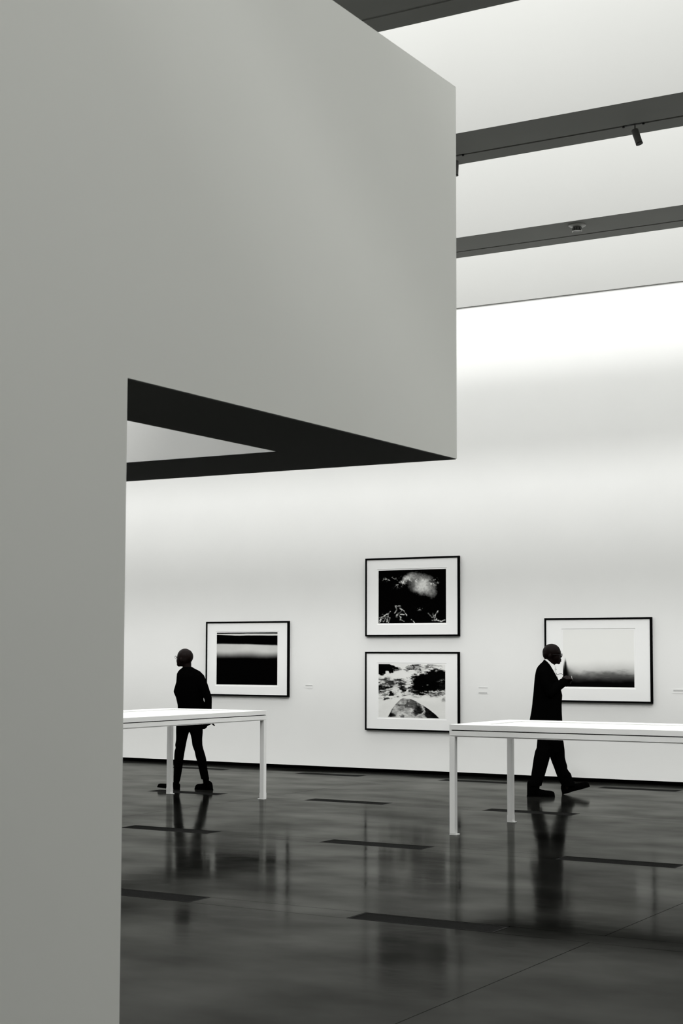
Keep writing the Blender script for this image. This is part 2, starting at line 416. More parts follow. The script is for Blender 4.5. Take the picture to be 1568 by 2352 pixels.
def stroke(img, pts, w, v):
    pts = np.array(pts, float); X = xx+WX*.035; Y = yy+WY*.035
    for (ax, ay), (bx, by) in zip(pts, pts[1:]):
        dx_, dy_ = bx-ax, by-ay; L2 = dx_*dx_+dy_*dy_+1e-9
        t = np.clip(((X-ax)*dx_+(Y-ay)*dy_)/L2, 0, 1)
        d = np.hypot(X-ax-t*dx_, (Y-ay-t*dy_)*.8)
        img[:] = np.maximum(img, v*np.exp(-(d/w)**2))
def blob(cx, cy, rx, ry, a, ang=0, X=None, Y=None, pw=1.2):
    X = xx if X is None else X; Y = yy if Y is None else Y
    c, s = math.cos(ang), math.sin(ang); U = (X-cx)*c+(Y-cy)*s; V = -(X-cx)*s+(Y-cy)*c
    return a*np.exp(-((U/rx)**2+(V/ry)**2)**pw)
def art_bands():
    n = fbm(GH, GW, 3, 4, 5); wob = (fbm(GH, GW, 2, 3, 9)-.5)*.02
    y = yy+wob
    v = np.zeros((GH, GW))+.001
    c = .035+.012*xx
    th = .006+.011*sst(.0, .35, xx)
    v = np.maximum(v, .74*np.exp(-((y-c)/th)**4))
    top = sst(.205+.025*xx**2, .235+.03*xx**2, y)
    bot = 1-sst(.33+.02*np.sin(xx*9), .50+.03*n, y)
    g = top*bot
    return np.maximum(v, .62*g**1.3*(0.9+.2*n))
def art_fog():
    n = fbm(GH, GW, 12, 5, 21, 5, .6); n2 = fbm(GH, GW, 3, 3, 31)
    v = np.zeros((GH, GW))+.88
    h = yy+.10*(n2-.5)+.03*sst(.5, 1, xx)-.02*sst(.45, .1, xx)
    v = v*(1-sst(.50, .95, h)*.80)
    v = v*(1-.70*sst(.70, .86, yy+.22*(n-.5)+.02*xx))
    v = v*(1-.97*sst(.80, .93, yy+.07*(n-.5)))
    d = (xx-.035)/(.008+.24*np.clip(yy-.50, 0, 1)**1.3)
    v = v*(1-.985*np.exp(-np.abs(d)**3)*sst(.47, .58, yy))
    sk = np.exp(-((xx-.02)/(.02+.75*np.clip(yy-.58, 0, 1)**1.15))**2)*sst(.56, .74, yy)
    return v*(1-.93*sk)+.001
def art_cloud():
    n = fbm(GH, GW, 7, 9, 41, 5, .65); f = fbm(GH, GW, 26, 32, 51, 3, .75)
    X, Y = xx+WX*.10, yy+WY*.10
    b = blob(.49, .13, .085, .065, .70, -.3, X, Y)+blob(.66, .27, .11, .12, .95, .5, X, Y)+blob(.76, .38, .07, .13, .5, -.3, X, Y)+blob(.60, .35, .09, .07, .4, 0, X, Y)+blob(.40, .20, .08, .03, .55, -.8, X, Y)+blob(.62, .14, .04, .04, .35, -.5, X, Y)+.35*blob(.62, .26, .19, .17, 1, .4)
    v = .001+np.clip(b*(.35+.75*n)*(.45+.95*f)-.06, 0, 1)*.80
    g = sst(.55, .68, f)
    v = v+.55*g*blob(.19, .165, .11, .03, 1.3, -.1)+.85*g*blob(.82, .24, .055, .05, 1.2)+.7*g*blob(.35, .25, .09, .035, 1.3, -.7)+.5*g*blob(.52, .18, .1, .06, 1)
    s = np.zeros((GH, GW))
    for p in ([(.25, .675), (.33, .68)], [(.25, .68), (.27, .75), (.25, .81)], [(.31, .715), (.355, .76), (.28, .84), (.265, .88)], [(.34, .72), (.38, .77), (.42, .86)], [(.30, .83), (.33, .88), (.32, .93), (.375, .965)], [(.0, .90), (.07, .87), (.14, .82), (.18, .78)], [(.0, .97), (.045, .92), (.01, 1.0)], [(.15, .84), (.135, .92), (.125, .99)], [(.17, .9), (.15, 1.)], [(.74, .82), (.80, .89)], [(.89, .78), (.845, .86), (.86, .92), (.80, .95)], [(.81, .82), (.84, .95)], [(.84, .93), (.93, .97), (.98, .95)], [(.50, .94), (.54, 1.0)], [(.38, .84), (.33, .83)], [(.12, .88), (.08, .97)]):
        stroke(s, p, .0062, .8)
    v = v+s*(.12+1.05*sst(.40, .66, f))
    v = v+.35*g*blob(.6, .74, .05, .02, 1)+.45*g*blob(.02, .89, .07, .05, 1)
    return np.clip(v, 0, .74)
def art_river():
    n = fbm(GH, GW, 9, 6, 61, 5, .65); f = fbm(GH, GW, 34, 15, 71, 4, .75); n3 = fbm(GH, GW, 6, 6, 81, 5, .65)
    X, Y = xx+WX*.16, yy+WY*.09
    v = np.zeros((GH, GW))+.82
    def dark(cx, cy, rx, ry, k, ang=0, soft=.35, tex=0):
        nonlocal v
        c, s = math.cos(ang), math.sin(ang); U = (X-cx)*c+(Y-cy)*s; V = -(X-cx)*s+(Y-cy)*c
        d = np.sqrt((U/rx)**2+(V/ry)**2)
        m = 1-sst(1-soft, 1+soft, d+(f-.5)*1.1)
        if tex: m = m*(1-tex+tex*sst(.62, .40, f+(n-.5)*.5))
        v = v*(1-k*m)
    dark(.11, .06, .17, .075, .998, .15, .12); dark(.03, .13, .08, .07, .998, 0, .12); dark(.17, .13, .05, .03, .99, -.6, .15); dark(.02, .17, .06, .03, .99, -.6, .2)
    dark(.52, .05, .13, .045, .99, -.15, .15, .5); dark(.31, .10, .05, .03, .98, 0, .2, .4); dark(.50, .10, .12, .018, .98, 0, .2, .3); dark(.82, .02, .14, .03, .85, 0, .35, .5); dark(.62, .04, .12, .02, .6, .2, .4, .8); dark(.72, .11, .2, .03, .45, -.1, .5, .9)
    dark(.84, .25, .36, .15, .998, -.22, .18); dark(.62, .33, .13, .12, .999, .3, .18); dark(.70, .44, .25, .09, .999, .0, .2); dark(.97, .40, .24, .11, .99, 0, .25); dark(.60, .52, .10, .035, .99, .1, .25)
    dark(.80, .55, .30, .025, .9, -.05, .3, .4); dark(.36, .46, .05, .075, .995, 0, .2)
    dark(.17, .37, .25, .09, .93, -.05, .35, .75); dark(.10, .46, .18, .07, .95, .0, .3, .7); dark(.12, .56, .18, .08, .8, .1, .4, .9); dark(.18, .57, .06, .035, .99, .2, .2); dark(.12, .65, .04, .02, .95, 0, .3); dark(.33, .35, .20, .05, .6, .3, .5, .9)
    dark(.45, .54, .08, .03, .8, -.2, .4, .8); dark(.70, .585, .20, .025, .6, 0, .5, .9); dark(1.0, .66, .05, .05, .6, 0, .4, .5)
    v = np.maximum(v, .6*sst(.40, .55, f)*np.exp(-(((xx-.44)/.045)**2+((yy-.48)/.045)**2)))
    v = np.maximum(v, .55*sst(.45, .6, f)*np.exp(-(((xx-.50)/.05)**2+((yy-.495)/.008)**2)))
    v = np.maximum(v, .35*sst(.50, .62, f)*np.exp(-(((xx-.97)/.05)**2+((yy-.32)/.03)**2)))
    v = v*(.93+.14*n)
    cx = np.where(xx < .39, (.39-xx)/.255, (xx-.39)/.53)
    top = .635+.375*np.clip(cx, 0, 3)**1.7+.02*(WY)
    m = sst(-.006, .006, yy-top)
    rock = .10+1.25*np.clip(n3-.33, 0, 1)+.75*(f-.45)+.10*(xx < .6)
    pits = sst(.56, .66, fbm(GH, GW, 13, 11, 91, 3))
    rock = rock*(1-.75*pits)
    dk = np.maximum.reduce([np.exp(-(((X-.595)/.075)**2+((Y-.865)/.11)**2)**3), sst(.685, .70, X)*sst(1.04, 1.0, X), np.exp(-(((X-.19)/.09)**2+((Y-.96)/.05)**2)**2)])
    rock = rock*(1-.97*dk)
    s = np.zeros((GH, GW)); stroke(s, [(.655, .77), (.69, .87), (.655, .925), (.58, .97)], .010, .62); stroke(s, [(.42, .88), (.46, .84), (.50, .88), (.48, .95)], .006, .5); stroke(s, [(.66, .97), (.70, 1.0)], .014, .6)
    rock = np.clip(np.maximum(rock, s), 0.001, .70)
    rock = np.maximum(rock, .55*np.exp(-(((xx-.33)/.06)**2+((yy-.93)/.04)**2)))
    return np.clip(v*(1-m)+rock*m, .001, .86)

pm = bpy.data.materials.new('silver_print'); pm.use_nodes = True; b_ = pm.node_tree.nodes['Principled BSDF']
va = pm.node_tree.nodes.new('ShaderNodeVertexColor'); va.layer_name = 'tone'; pm.node_tree.links.new(va.outputs['Color'], b_.inputs['Base Color'])
b_.inputs['Roughness'].default_value = .6; b_.inputs['Specular IOR Level'].default_value = 0

def picture(L, R, T, B, pl, pr, pt, pb, refl, refb, art, label):
    """L,R,T,B outline and pl..pb print edges given as corner pixels, turned into metres on the wall"""
    YF = YB-.042
    xl = at(L, (T+B)/2, 1, YF).x; xr = at(R, (T+B)/2, 1, YF).x; zt = at(refl, T, 1, YF).z; zb = at(refb, B, 1, YF).z
    ax = at(pl, (pt+pb)/2, 1, YF).x; bx = at(pr, (pt+pb)/2, 1, YF).x; az = at(pl, pt, 1, YF).z; bz = at(pl, pb, 1, YF).z
    cx, cz = (xl+xr)/2, (zt+zb)/2; w, h = (xr-xl)/2, (zt-zb)/2
    root = empty('framed_picture', (cx, YB, cz)); tag(root, label, 'picture', 'framed black and white photographs on the back wall')
    fw = .0245
    bm = bmesh.new()                                    # four mitred rails
    Ao = [(-w, -h), (w, -h), (w, h), (-w, h)]; Bo = [(-w+fw, -h+fw), (w-fw, -h+fw), (w-fw, h-fw), (-w+fw, h-fw)]
    yf, yb = -.042, 0.0
    o0 = [bm.verts.new((x, yf, z)) for x, z in Ao]; i0 = [bm.verts.new((x, yf, z)) for x, z in Bo]
    o1 = [bm.verts.new((x, yb, z)) for x, z in Ao]; i1 = [bm.verts.new((x, yb, z)) for x, z in Bo]
    for k in range(4):
        n = (k+1) % 4
        bm.faces.new((o0[k], o0[n], i0[n], i0[k])); bm.faces.new((o0[k], o1[k], o1[n], o0[n])); bm.faces.new((i0[k], i0[n], i1[n], i1[k])); bm.faces.new((o1[k], i1[k], i1[n], o1[n]))
    bmesh.ops.bevel(bm, geom=[e for e in bm.edges if all(abs(v.co.y-yf) < 1e-6 for v in e.verts)], offset=.001, segments=1, affect='EDGES')
    obj('frame', bm, M['frame'], root)
    # mat board with a window a little larger than the print
    px0, px1, pz0, pz1 = ax-cx, bx-cx, bz-cz, az-cz
    g = .020
    bm = bmesh.new(); O = [(-w+fw, -h+fw), (w-fw, -h+fw), (w-fw, h-fw), (-w+fw, h-fw)]; I = [(px0-g, pz0-g), (px1+g, pz0-g), (px1+g, pz1+g), (px0-g, pz1+g)]
    I2 = [(x+(.004 if k in (0, 3) else -.004), z+(.004 if k < 2 else -.004)) for k, (x, z) in enumerate(I)]
    a = [bm.verts.new((x, -.033, z)) for x, z in O]; b = [bm.verts.new((x, -.033, z)) for x, z in I]; c = [bm.verts.new((x, -.0300, z)) for x, z in I2]; e = [bm.verts.new((x, -.0300, z)) for x, z in O]
    for k in range(4):
        n = (k+1) % 4
        bm.faces.new((a[k], a[n], b[n], b[k])); bm.faces.new((b[k], b[n], c[n], c[k])); bm.faces.new((c[k], c[n], e[n], e[k])); bm.faces.new((a[k], e[k], e[n], a[n]))
    obj('mat_board', bm, M['matboard'], root)
    bm = bmesh.new(); box(bm, px0-g-.01, px1+g+.01, -.0298, -.026, pz0-g-.01, pz1+g+.01); obj('print_sheet', bm, M['paper'], root)
    img = art()
    X = px0+(px1-px0)*xx; Z = pz1-(pz1-pz0)*yy
    co = np.stack([X, np.full_like(X, -.0301), Z], -1).reshape(-1, 3)
    idx = np.arange(GH*GW).reshape(GH, GW)
    fc = np.stack([idx[:-1, :-1], idx[1:, :-1], idx[1:, 1:], idx[:-1, 1:]], -1).reshape(-1, 4)
    me = bpy.data.meshes.new('print_image'); me.from_pydata(co.tolist(), [], fc.tolist())
    at_ = me.color_attributes.new('tone', 'FLOAT_COLOR', 'POINT')
    v = img.reshape(-1); cc = np.stack([v, v, v*.975, np.ones_like(v)], -1).astype(np.float32).reshape(-1)
    at_.data.foreach_set('color', cc)
    link('print_image', me, pm, root)
picture(472, 662, 1428.1, 1600.9, 496.3, 635.8, 1453.1, 1571.9, 472, 662, art_bands, 'framed print of pale horizontal bands on black, behind the man in the sweater')
picture(838.2, 1053.6, 1283.2, 1461.0, 868.1, 1023, 1310.7, 1431.8, 838, 1053, art_cloud, 'framed dark print of a white cloud and twigs, upper of the two stacked pictures')
picture(837.6, 1053.6, 1496.8, 1676.6, 868.1, 1021.5, 1525.3, 1646.7, 838, 838, art_river, 'framed print of foaming water round a boulder, lower of the two stacked pictures')
picture(1250, 1496.5, 1419.8, 1616.2, 1291.5, 1455.2, 1447.5, 1577.0, 1250, 1493, art_fog, 'wide framed print of pale fog over dark ground, behind the man in the suit')

def wall_label(x, z, w, h, lines, label):
    root = empty('wall_label', (x, YB, z)); tag(root, label, 'label', 'small caption labels on the back wall')
    bm = bmesh.new(); box(bm, -w/2, w/2, -.003, 0, -h/2, h/2); obj('card', bm, M['wall'], root)
    for (a, b, zc, t) in lines:
        bm = bmesh.new(); box(bm, a*w, b*w, -.0038, -.003, zc*h-t/2, zc*h+t/2); obj('text_line', bm, M['labelink'], root)
wall_label(-12.248, 1.215, .13, .05, [(-.45, .45, .28, .016)], 'small pale caption label right of the banded print')
wall_label(-9.407, 1.195, .15, .095, [(-.46, .46, .38, .012), (-.46, .40, -.36, .015)], 'small pale caption label right of the stacked pictures')
wall_label(-6.61, 1.225, .15, .06, [(-.46, .46, .1, .02)], 'small pale caption label at the right picture edge')

# ------------------------------------------------------------------ people
class Fig:
    """helper that lays a figure out in a vertical plane facing the viewer, with depth offsets, in real metres"""
    def __init__(s, name, px, py, label):
        s.B = at(px, py, 2, 0)
        s.v = Vector((s.B.x, s.B.y, 0)).normalized(); s.u = Vector((s.v.y, -s.v.x, 0))
        s.root = empty(name, s.B); tag(s.root, label, 'person')
    def p(s, px, py, dv=0):
        d = FWD + RGT*((px-784)/FPX) - UPV*((py-CY)/FPX)
        t = ((s.B + s.v*dv - EYE).dot(s.v))/d.dot(s.v)
        return EYE + d*t - s.B
    def dv_ground(s, px, py):
        return (at(px, py, 2, 0)-s.B).dot(s.v)
    def ring_loft(s, bm, rings, seg=28, power=2.3):
        rs = []
        for (xl, xr, y, dv, hd) in rings:
            a = s.p(xl, y, dv); b = s.p(xr, y, dv); c = (a+b)/2; hu = (b-a).length/2; ring = []
            for k in range(seg):
                t = 2*math.pi*k/seg; cu, sv = math.cos(t), math.sin(t)
                e = 2/power
                ring.append(bm.verts.new(c + s.u*hu*math.copysign(abs(cu)**e, cu) + s.v*hd*math.copysign(abs(sv)**e, sv)))
            rs.append(ring)
        for a, b in zip(rs, rs[1:]):
            for k in range(seg): bm.faces.new((a[k], a[(k+1) % seg], b[(k+1) % seg], b[k]))
        bm.faces.new(rs[0]); bm.faces.new(rs[-1][::-1])
    def ell(s, bm, c, ru, rv, rz, rot=0, tilt=0):
        c = Vector(c); u, v = s.u, s.v
        m = Matrix((( u.x, v.x, 0), (u.y, v.y, 0), (0, 0, 1))).to_4x4()
        mtx = Matrix.Translation(c) @ m @ Matrix.Rotation(rot, 4, 'Z') @ Matrix.Rotation(tilt, 4, 'Y') @ Matrix.Diagonal((ru, rv, rz, 1))
        bmesh.ops.create_uvsphere(bm, u_segments=24, v_segments=16, radius=1, matrix=mtx)
def capsule(bm, a, b, ra, rb, seg=16):
    a, b = Vector(a), Vector(b); d = (b-a)
    cyl(bm, a, b, ra, rb, seg=seg)
    for p, r in ((a, ra), (b, rb)): bmesh.ops.create_uvsphere(bm, u_segments=seg, v_segments=10, radius=r, matrix=Matrix.Translation(p))
def chain(bm, pts):
    for (a, ra), (b, rb) in zip(pts, pts[1:]): capsule(bm, a, b, ra, rb)
def fuse(name, bm, m, parent, vox=.007, smooth=4):
    """join overlapping volumes into one continuous skin"""
    bmesh.ops.recalc_face_normals(bm, faces=bm.faces[:])
    me = bpy.data.meshes.new(name+'_raw'); bm.to_mesh(me); bm.free()
    t = bpy.data.objects.new('tmp', me); COL.objects.link(t)
    r = t.modifiers.new('r', 'REMESH'); r.mode = 'VOXEL'; r.voxel_size = vox; r.use_smooth_shade = True
    if smooth:
        q = t.modifiers.new('s', 'SMOOTH'); q.factor = .5; q.iterations = smooth
    dg = bpy.context.evaluated_depsgraph_get(); ev = t.evaluated_get(dg)
    out = bpy.data.meshes.new_from_object(ev); out.name = name
    bpy.data.objects.remove(t); bpy.data.meshes.remove(me)
    return link(name, out, m, parent, smooth=True)
def hand(bm, wrist, D, N, L=.185, curl=.5, side=1, thumb_in=.5):
    """palm, four unequal bent fingers and a thumb from the palm's side. D points along the hand, N out of the palm"""
    D = D.normalized(); N = (N-D*N.dot(D)).normalized(); W = D.cross(N)*side
    palm = wrist + D*L*.27
    for k in range(4):
        o = (k-1.5)*.0195
        capsule(bm, wrist + D*.012 + W*o*.75, wrist + D*L*.46 + W*o, .0135, .0115, 10)
    for k, fl in enumerate((.40, .46, .43, .34)):
        o = (k-1.5)*.0205; p = wrist + D*L*.46 + W*o; ang = 0; l = L*fl
        for seg_l, rr in ((.42, .0092), (.32, .0085), (.26, .0075)):
            ang += curl*(.75 if seg_l == .42 else 1.0)
            q = p + (D*math.cos(ang) + N*math.sin(ang))*l*seg_l
            capsule(bm, p, q, rr+.0008, rr, 8); p = q
    t0 = wrist + D*L*.14 - W*.026; t1 = t0 + (D*.7 - W*.6 + N*.35).normalized()*.042; t2 = t1 + (D*1.0 - W*.05 + N*thumb_in).normalized()*.034
    capsule(bm, t0, t1, .0135, .011, 8); capsule(bm, t1, t2, .0105, .0085, 8)
def shoe(fig, heel, toe, name='shoe', W=1.0, Hs=1.0, top=.085):
    """heel and toe: sole points in metres"""
    ax = toe-heel; Ln = ax.length; A = ax.normalized(); side = Vector((A.y, -A.x, 0)).normalized(); up = side.cross(A); up = up if up.z > 0 else -up
    st = [(0, .048, .022), (.03, .070, .031), (.12, .080, .036), (.28, .084, .037), (.40, .070, .035), (.52, .057, .038), (.66, .051, .043), (.80, .049, .044), (.90, .046, .041), (.97, .038, .030), (1.0, .024, .014)]
    bm = bmesh.new(); rs = []
    for t, h, w in st:
        c = heel + A*Ln*t; ring = []
        h = h*Hs*top/.085; w = w*W
        for k in range(16):
            a = 2*math.pi*k/16; y = math.sin(a); x = math.cos(a)
            hh = .010 + (h-.010)*(y if y > 0 else 0)
            ring.append(bm.verts.new(c + side*w*x*(1 if y <= 0 else (1-.25*y*y)) + up*(hh if y > 0 else .010+.004*y)))
        rs.append(ring)
    for a, b in zip(rs, rs[1:]):
        for k in range(16): bm.faces.new((a[k], a[(k+1) % 16], b[(k+1) % 16], b[k]))
    bm.faces.new(rs[0]); bm.faces.new(rs[-1][::-1])
    o = obj(name, bm, M['shoe'], fig.root, smooth=True)
    bm = bmesh.new(); rs = []
    for t, h, w in st:
        c = heel + A*Ln*(-.01+t*1.02); w = w*W+.003; hb = .0 if not (.30 < t < .42) else .003
        rs.append([bm.verts.new(c + side*x*w + up*z) for x, z in ((-1, hb), (1, hb), (1, .012), (-1, .012))])
    for a, b in zip(rs, rs[1:]):
        for k in range(4): bm.faces.new((a[k], a[(k+1) % 4], b[(k+1) % 4], b[k]))
    bm.faces.new(rs[0]); bm.faces.new(rs[-1][::-1])
    obj('sole', bm, M['sole'], o)
    return o
def glasses(fig, c, F, r=.021, gap=.019, temple=.12, tilt=0):
    """round eyeglasses centred on the bridge c, looking along F"""
    F = F.normalized(); Sd = F.cross(Vector((0, 0, 1))).normalized(); Z = Vector((0, 0, 1))
    root = empty('eyeglasses', (0, 0, 0)); root.parent = fig.root
    bm = bmesh.new()
    for s in (-1, 1):
        cc = c + Sd*s*(gap/2+r)
        pts = [cc + Sd*math.cos(2*math.pi*k/14)*r + Z*math.sin(2*math.pi*k/14)*r*.9 for k in range(15)]
        tube(bm, pts, .0017, 6)
        tube(bm, [cc + Sd*s*r + Z*.006, cc + Sd*s*(r+.012) - F*.01 + Z*.006, cc + Sd*s*(r+.016) - F*temple + Z*.004], .0015, 6)
    tube(bm, [c - Sd*gap/2 + Z*.002, c + Z*.006, c + Sd*gap/2 + Z*.002], .0017, 6)
    obj('rim', bm, M['wire'], root)
    bm = bmesh.new()
    for s in (-1, 1):
        cc = c + Sd*s*(gap/2+r); vs = [bm.verts.new(cc + Sd*math.cos(2*math.pi*k/14)*r + Z*math.sin(2*math.pi*k/14)*r*.9) for k in range(14)]; bm.faces.new(vs)
    obj('lens', bm, M['glass'], root)

def leg_loft(fig, bm, rows, dv0, dv1, y0, y1, k=.95):
    rings = []
    for y, l, r in rows:
        t = min(1, max(0, (y-y0)/(y1-y0))); dv = dv0+(dv1-dv0)*t
        w = (fig.p(r, y, dv)-fig.p(l, y, dv)).length/2
        rings.append((l, r, y, dv, w*k))
    fig.ring_loft(bm, rings, 24, 2.1)

# --- man in the black sweater, walking left
A = Fig('person', 432, 1813.5, 'bald man in black sweater walking left behind the left table')
F = (-A.u*.84 + A.v*.54).normalized(); Sd = F.cross(Vector((0, 0, 1))).normalized()
bm = bmesh.new()
hc = A.p(424.6, 1508.8, 0)
A.ell(bm, hc, .099, .092, .105, rot=.2)
A.ell(bm, hc - F*.018 + Vector((0, 0, .004)), .090, .086, .094)
A.ell(bm, A.p(416.0, 1517.5, .02), .060, .062, .074)
A.ell(bm, A.p(411.3, 1525.8, .035), .030, .034, .030)                    # chin
A.ell(bm, A.p(423, 1521, 0), .062, .058, .055)                            # jaw angle
fc_ = hc + F*.094 + Vector((0, 0, -.052))
A.ell(bm, fc_ + F*.004 + Vector((0, 0, .008)), .014, .014, .022); A.ell(bm, fc_ - F*.006 + Vector((0, 0, -.028)), .022, .02, .012)   # nose, mouth
A.ell(bm, fc_ - F*.016 + Vector((0, 0, .045)), .045, .04, .014)            # brow
for s in (-1, 1): A.ell(bm, hc + Sd*s*.088 - F*.005 + Vector((0, 0, -.035)), .016, .012, .032, rot=.5)        # ears
capsule(bm, A.p(429.5, 1548, 0), A.p(429.2, 1520, 0), .057, .054)
# torso, pelvis and limbs carry on inside the clothes
chain(bm, [(A.p(430, 1552), .075), (A.p(434, 1575), .12), (A.p(436, 1620), .11), (A.p(436, 1655), .115)])
armR = [A.p(461, 1560, -.06), A.p(478.5, 1600, -.12), A.p(479.2, 1642, -.10)]
armL = [A.p(416, 1562, .08), A.p(406.5, 1588, .10), A.p(417, 1640, .06)]
chain(bm, [(armR[0], .03), (armR[1], .032), (armR[2], .025)]); chain(bm, [(armL[0], .03), (armL[1], .032), (armL[2], .025)])
hand(bm, armR[2], (A.u*.30 - Vector((0, 0, .9))), (A.u*1 + A.v*.1), .175, .25, 1)
hand(bm, armL[2], (A.u*.1 - Vector((0, 0, 1))), (A.u*1.0 - A.v*.4), .175, .35, -1)
dL, dR = A.dv_ground(408, 1813), A.dv_ground(474, 1815)
chain(bm, [(A.p(421, 1668, .04), .075), (A.p(414, 1735, .06), .046), (A.p(406.5, 1796, dL), .030), (A.p(405, 1805, dL), .030)])
chain(bm, [(A.p(450, 1668, -.04), .075), (A.p(457, 1735, -.03), .046), (A.p(472, 1792, dR), .030), (A.p(474, 1805, dR), .030)])
fuse('body', bm, M['skin'], A.root, .006, 3)
bm = bmesh.new()
A.ring_loft(bm, [(421, 440.8, 1531.5, 0, .054), (417, 445, 1534.5, 0, .068), (412.5, 452, 1538, 0, .085), (409, 459.5, 1542, 0, .10), (406, 465, 1547.5, 0, .125), (405.3, 469.5, 1555, 0, .14), (406, 471.5, 1565, 0, .145), (405.5, 471, 1580, 0, .145), (405, 470, 1595, 0, .14), (406, 467.3, 1604, 0, .138), (406.5, 467.6, 1609, 0, .135), (407.5, 471.5, 1616, 0, .132), (408, 472, 1626, 0, .13), (407, 470, 1640, 0, .135), (405.5, 467.5, 1655, 0, .14), (405, 466.5, 1671, 0, .14)])
chain(bm, [(A.p(458.5, 1557.5, -.07), .064), (A.p(467.5, 1577, -.11), .058), (A.p(477.5, 1603, -.12), .049), (A.p(478.5, 1625, -.11), .042), (A.p(479, 1642, -.10), .036)])
chain(bm, [(A.p(415.5, 1554.5, .10), .056), (A.p(413.5, 1568, .12), .050), (A.p(406.8, 1588, .10), .046), (A.p(413.5, 1606, .09), .040), (A.p(417, 1638, .06), .034)])
A.ell(bm, A.p(476.5, 1661, -.08), .072, .06, .033, tilt=-.38)             # shirt tail gathered behind the wrist
A.ell(bm, A.p(468, 1668, -.05), .045, .06, .035, tilt=-.3)
fuse('sweater', bm, M['knit'], A.root, .007, 4)
bm = bmesh.new()
leg_loft(A, bm, [(1652, 405, 450), (1664, 404.5, 445), (1675, 404, 436), (1683, 404, 433.7), (1690, 404.2, 431.5), (1700, 404, 429), (1711, 402, 426.5), (1718, 403.2, 425), (1724, 400.8, 424), (1733, 400, 423), (1745, 399.5, 421), (1765, 399, 418.5), (1780, 398.5, 416), (1795, 398, 413)], .03, dL, 1652, 1795)
leg_loft(A, bm, [(1652, 424, 467), (1664, 428, 466.5), (1675, 433, 465.7), (1683, 436, 465.5), (1690, 438, 465), (1700, 440, 464), (1712, 441.5, 465), (1719, 444, 466.5), (1727, 447.3, 469), (1737, 450, 472), (1745, 452, 473.8), (1765, 456, 476), (1780, 459.5, 478.7), (1790, 461.8, 480.7)], -.04, dR, 1652, 1790)
A.ring_loft(bm, [(405, 467, 1648, 0, .135), (405, 466.5, 1664, 0, .14), (406, 465.5, 1674, 0, .13), (415, 458, 1681, 0, .10)])
fuse('trousers', bm, M['cloth'], A.root, .007, 3)
shoe(A, A.p(412.5, 1814.3, dL), A.p(361.5, 1808, dL-.02), top=.092)
hR = A.p(486.5, 1815.2, dR); shoe(A, Vector((hR.x, hR.y, 0)), Vector((0, 0, 0)) + (lambda q: Vector((q.x, q.y, .002)))(A.p(449.5, 1810, dR+.16)), top=.118)
glasses(A, hc + F*.118 + Vector((0, 0, -.004)), F, r=.021, gap=.016)

bm = bmesh.new(); capsule(bm, A.p(405.5, 1788, dL), A.p(404.5, 1806, dL), .036, .034); obj('sock', bm, M['knit'], A.root, smooth=True)
bm = bmesh.new(); capsule(bm, A.p(471.8, 1784, dR), A.p(474, 1804, dR), .040, .036); obj('sock', bm, M['knit'], A.root, smooth=True)

# --- man in the black suit, walking right
Bp = Fig('person', 1262, 1827, 'bald man in black suit and white shirt walking right, in profile')
B = Bp
F = (B.u*.985 + B.v*.17).normalized(); Sd = F.cross(Vector((0, 0, 1))).normalized()
dN, dFt = B.dv_ground(1240, 1829.5), B.dv_ground(1296, 1824.3)
bm = bmesh.new()
B.ell(bm, B.p(1266.2, 1498.2), .110, .080, .104)
B.ell(bm, B.p(1257.5, 1502), .063, .070, .075)
B.ell(bm, B.p(1274.5, 1509.5), .067, .064, .080)
B.ell(bm, B.p(1280.5, 1499), .040, .060, .045)                             # forehead
B.ell(bm, B.p(1285.2, 1501.3), .017, .046, .011)                           # brow
B.ell(bm, B.p(1287.2, 1508.2), .0175, .015, .013); B.ell(bm, B.p(1285.8, 1505.5), .013, .010, .020)   # nose
B.ell(bm, B.p(1285.4, 1514.6), .021, .024, .0085); B.ell(bm, B.p(1285.2, 1518.6), .022, .022, .0085)   # lips
B.ell(bm, B.p(1282.2, 1522.6), .022, .027, .017)                           # chin
B.ell(bm, B.p(1273, 1519.5), .050, .050, .034, tilt=-.1)                   # jaw
for s in (-1, 1):
    B.ell(bm, B.p(1262.5, 1507, s*.076), .016, .010, .027, tilt=.15); B.ell(bm, B.p(1279, 1505.5, s*.036), .014, .014, .010)   # ears, eyes
capsule(bm, B.p(1261, 1536), B.p(1262.5, 1514), .062, .060)
chain(bm, [(B.p(1258, 1545), .085), (B.p(1258, 1575), .125), (B.p(1257, 1625), .12), (B.p(1258, 1668), .12)])
nA = [B.p(1249, 1547, -.18), B.p(1262, 1593, -.21), B.p(1291, 1563.5, -.07)]
fA = [B.p(1250, 1547, .18), B.p(1264, 1592, .20), B.p(1289, 1564.5, .05)]
chain(bm, [(nA[0], .05), (nA[1], .04), (nA[2], .028)]); chain(bm, [(fA[0], .05), (fA[1], .04), (fA[2], .028)])
UP = Vector((0, 0, 1))
hand(bm, B.p(1291.5, 1559.5, -.06), B.u*1.0 + B.v*.30 + UP*.18, B.v*.55 - UP*.85, .165, .42, -1, .2)
hand(bm, B.p(1290.5, 1561, .04), B.u*1.0 - B.v*.25 - UP*.05, -B.v*.8 - UP*.3, .165, .60, 1, .3)
chain(bm, [(B.p(1250, 1690, -.07), .065), (B.p(1240, 1752, (-.07*50+dN*70)/120), .042), (B.p(1230, 1806, dN), .034), (B.p(1228, 1818, dN), .034)])
chain(bm, [(B.p(1275, 1690, .07), .065), (B.p(1281, 1752, (.07*40+dFt*75)/115), .040), (B.p(1300, 1800, dFt), .032), (B.p(1302, 1812, dFt), .034)])
fuse('body', bm, M['skin'], B.root, .006, 3)
bm = bmesh.new()                                                            # shirt: collar and front
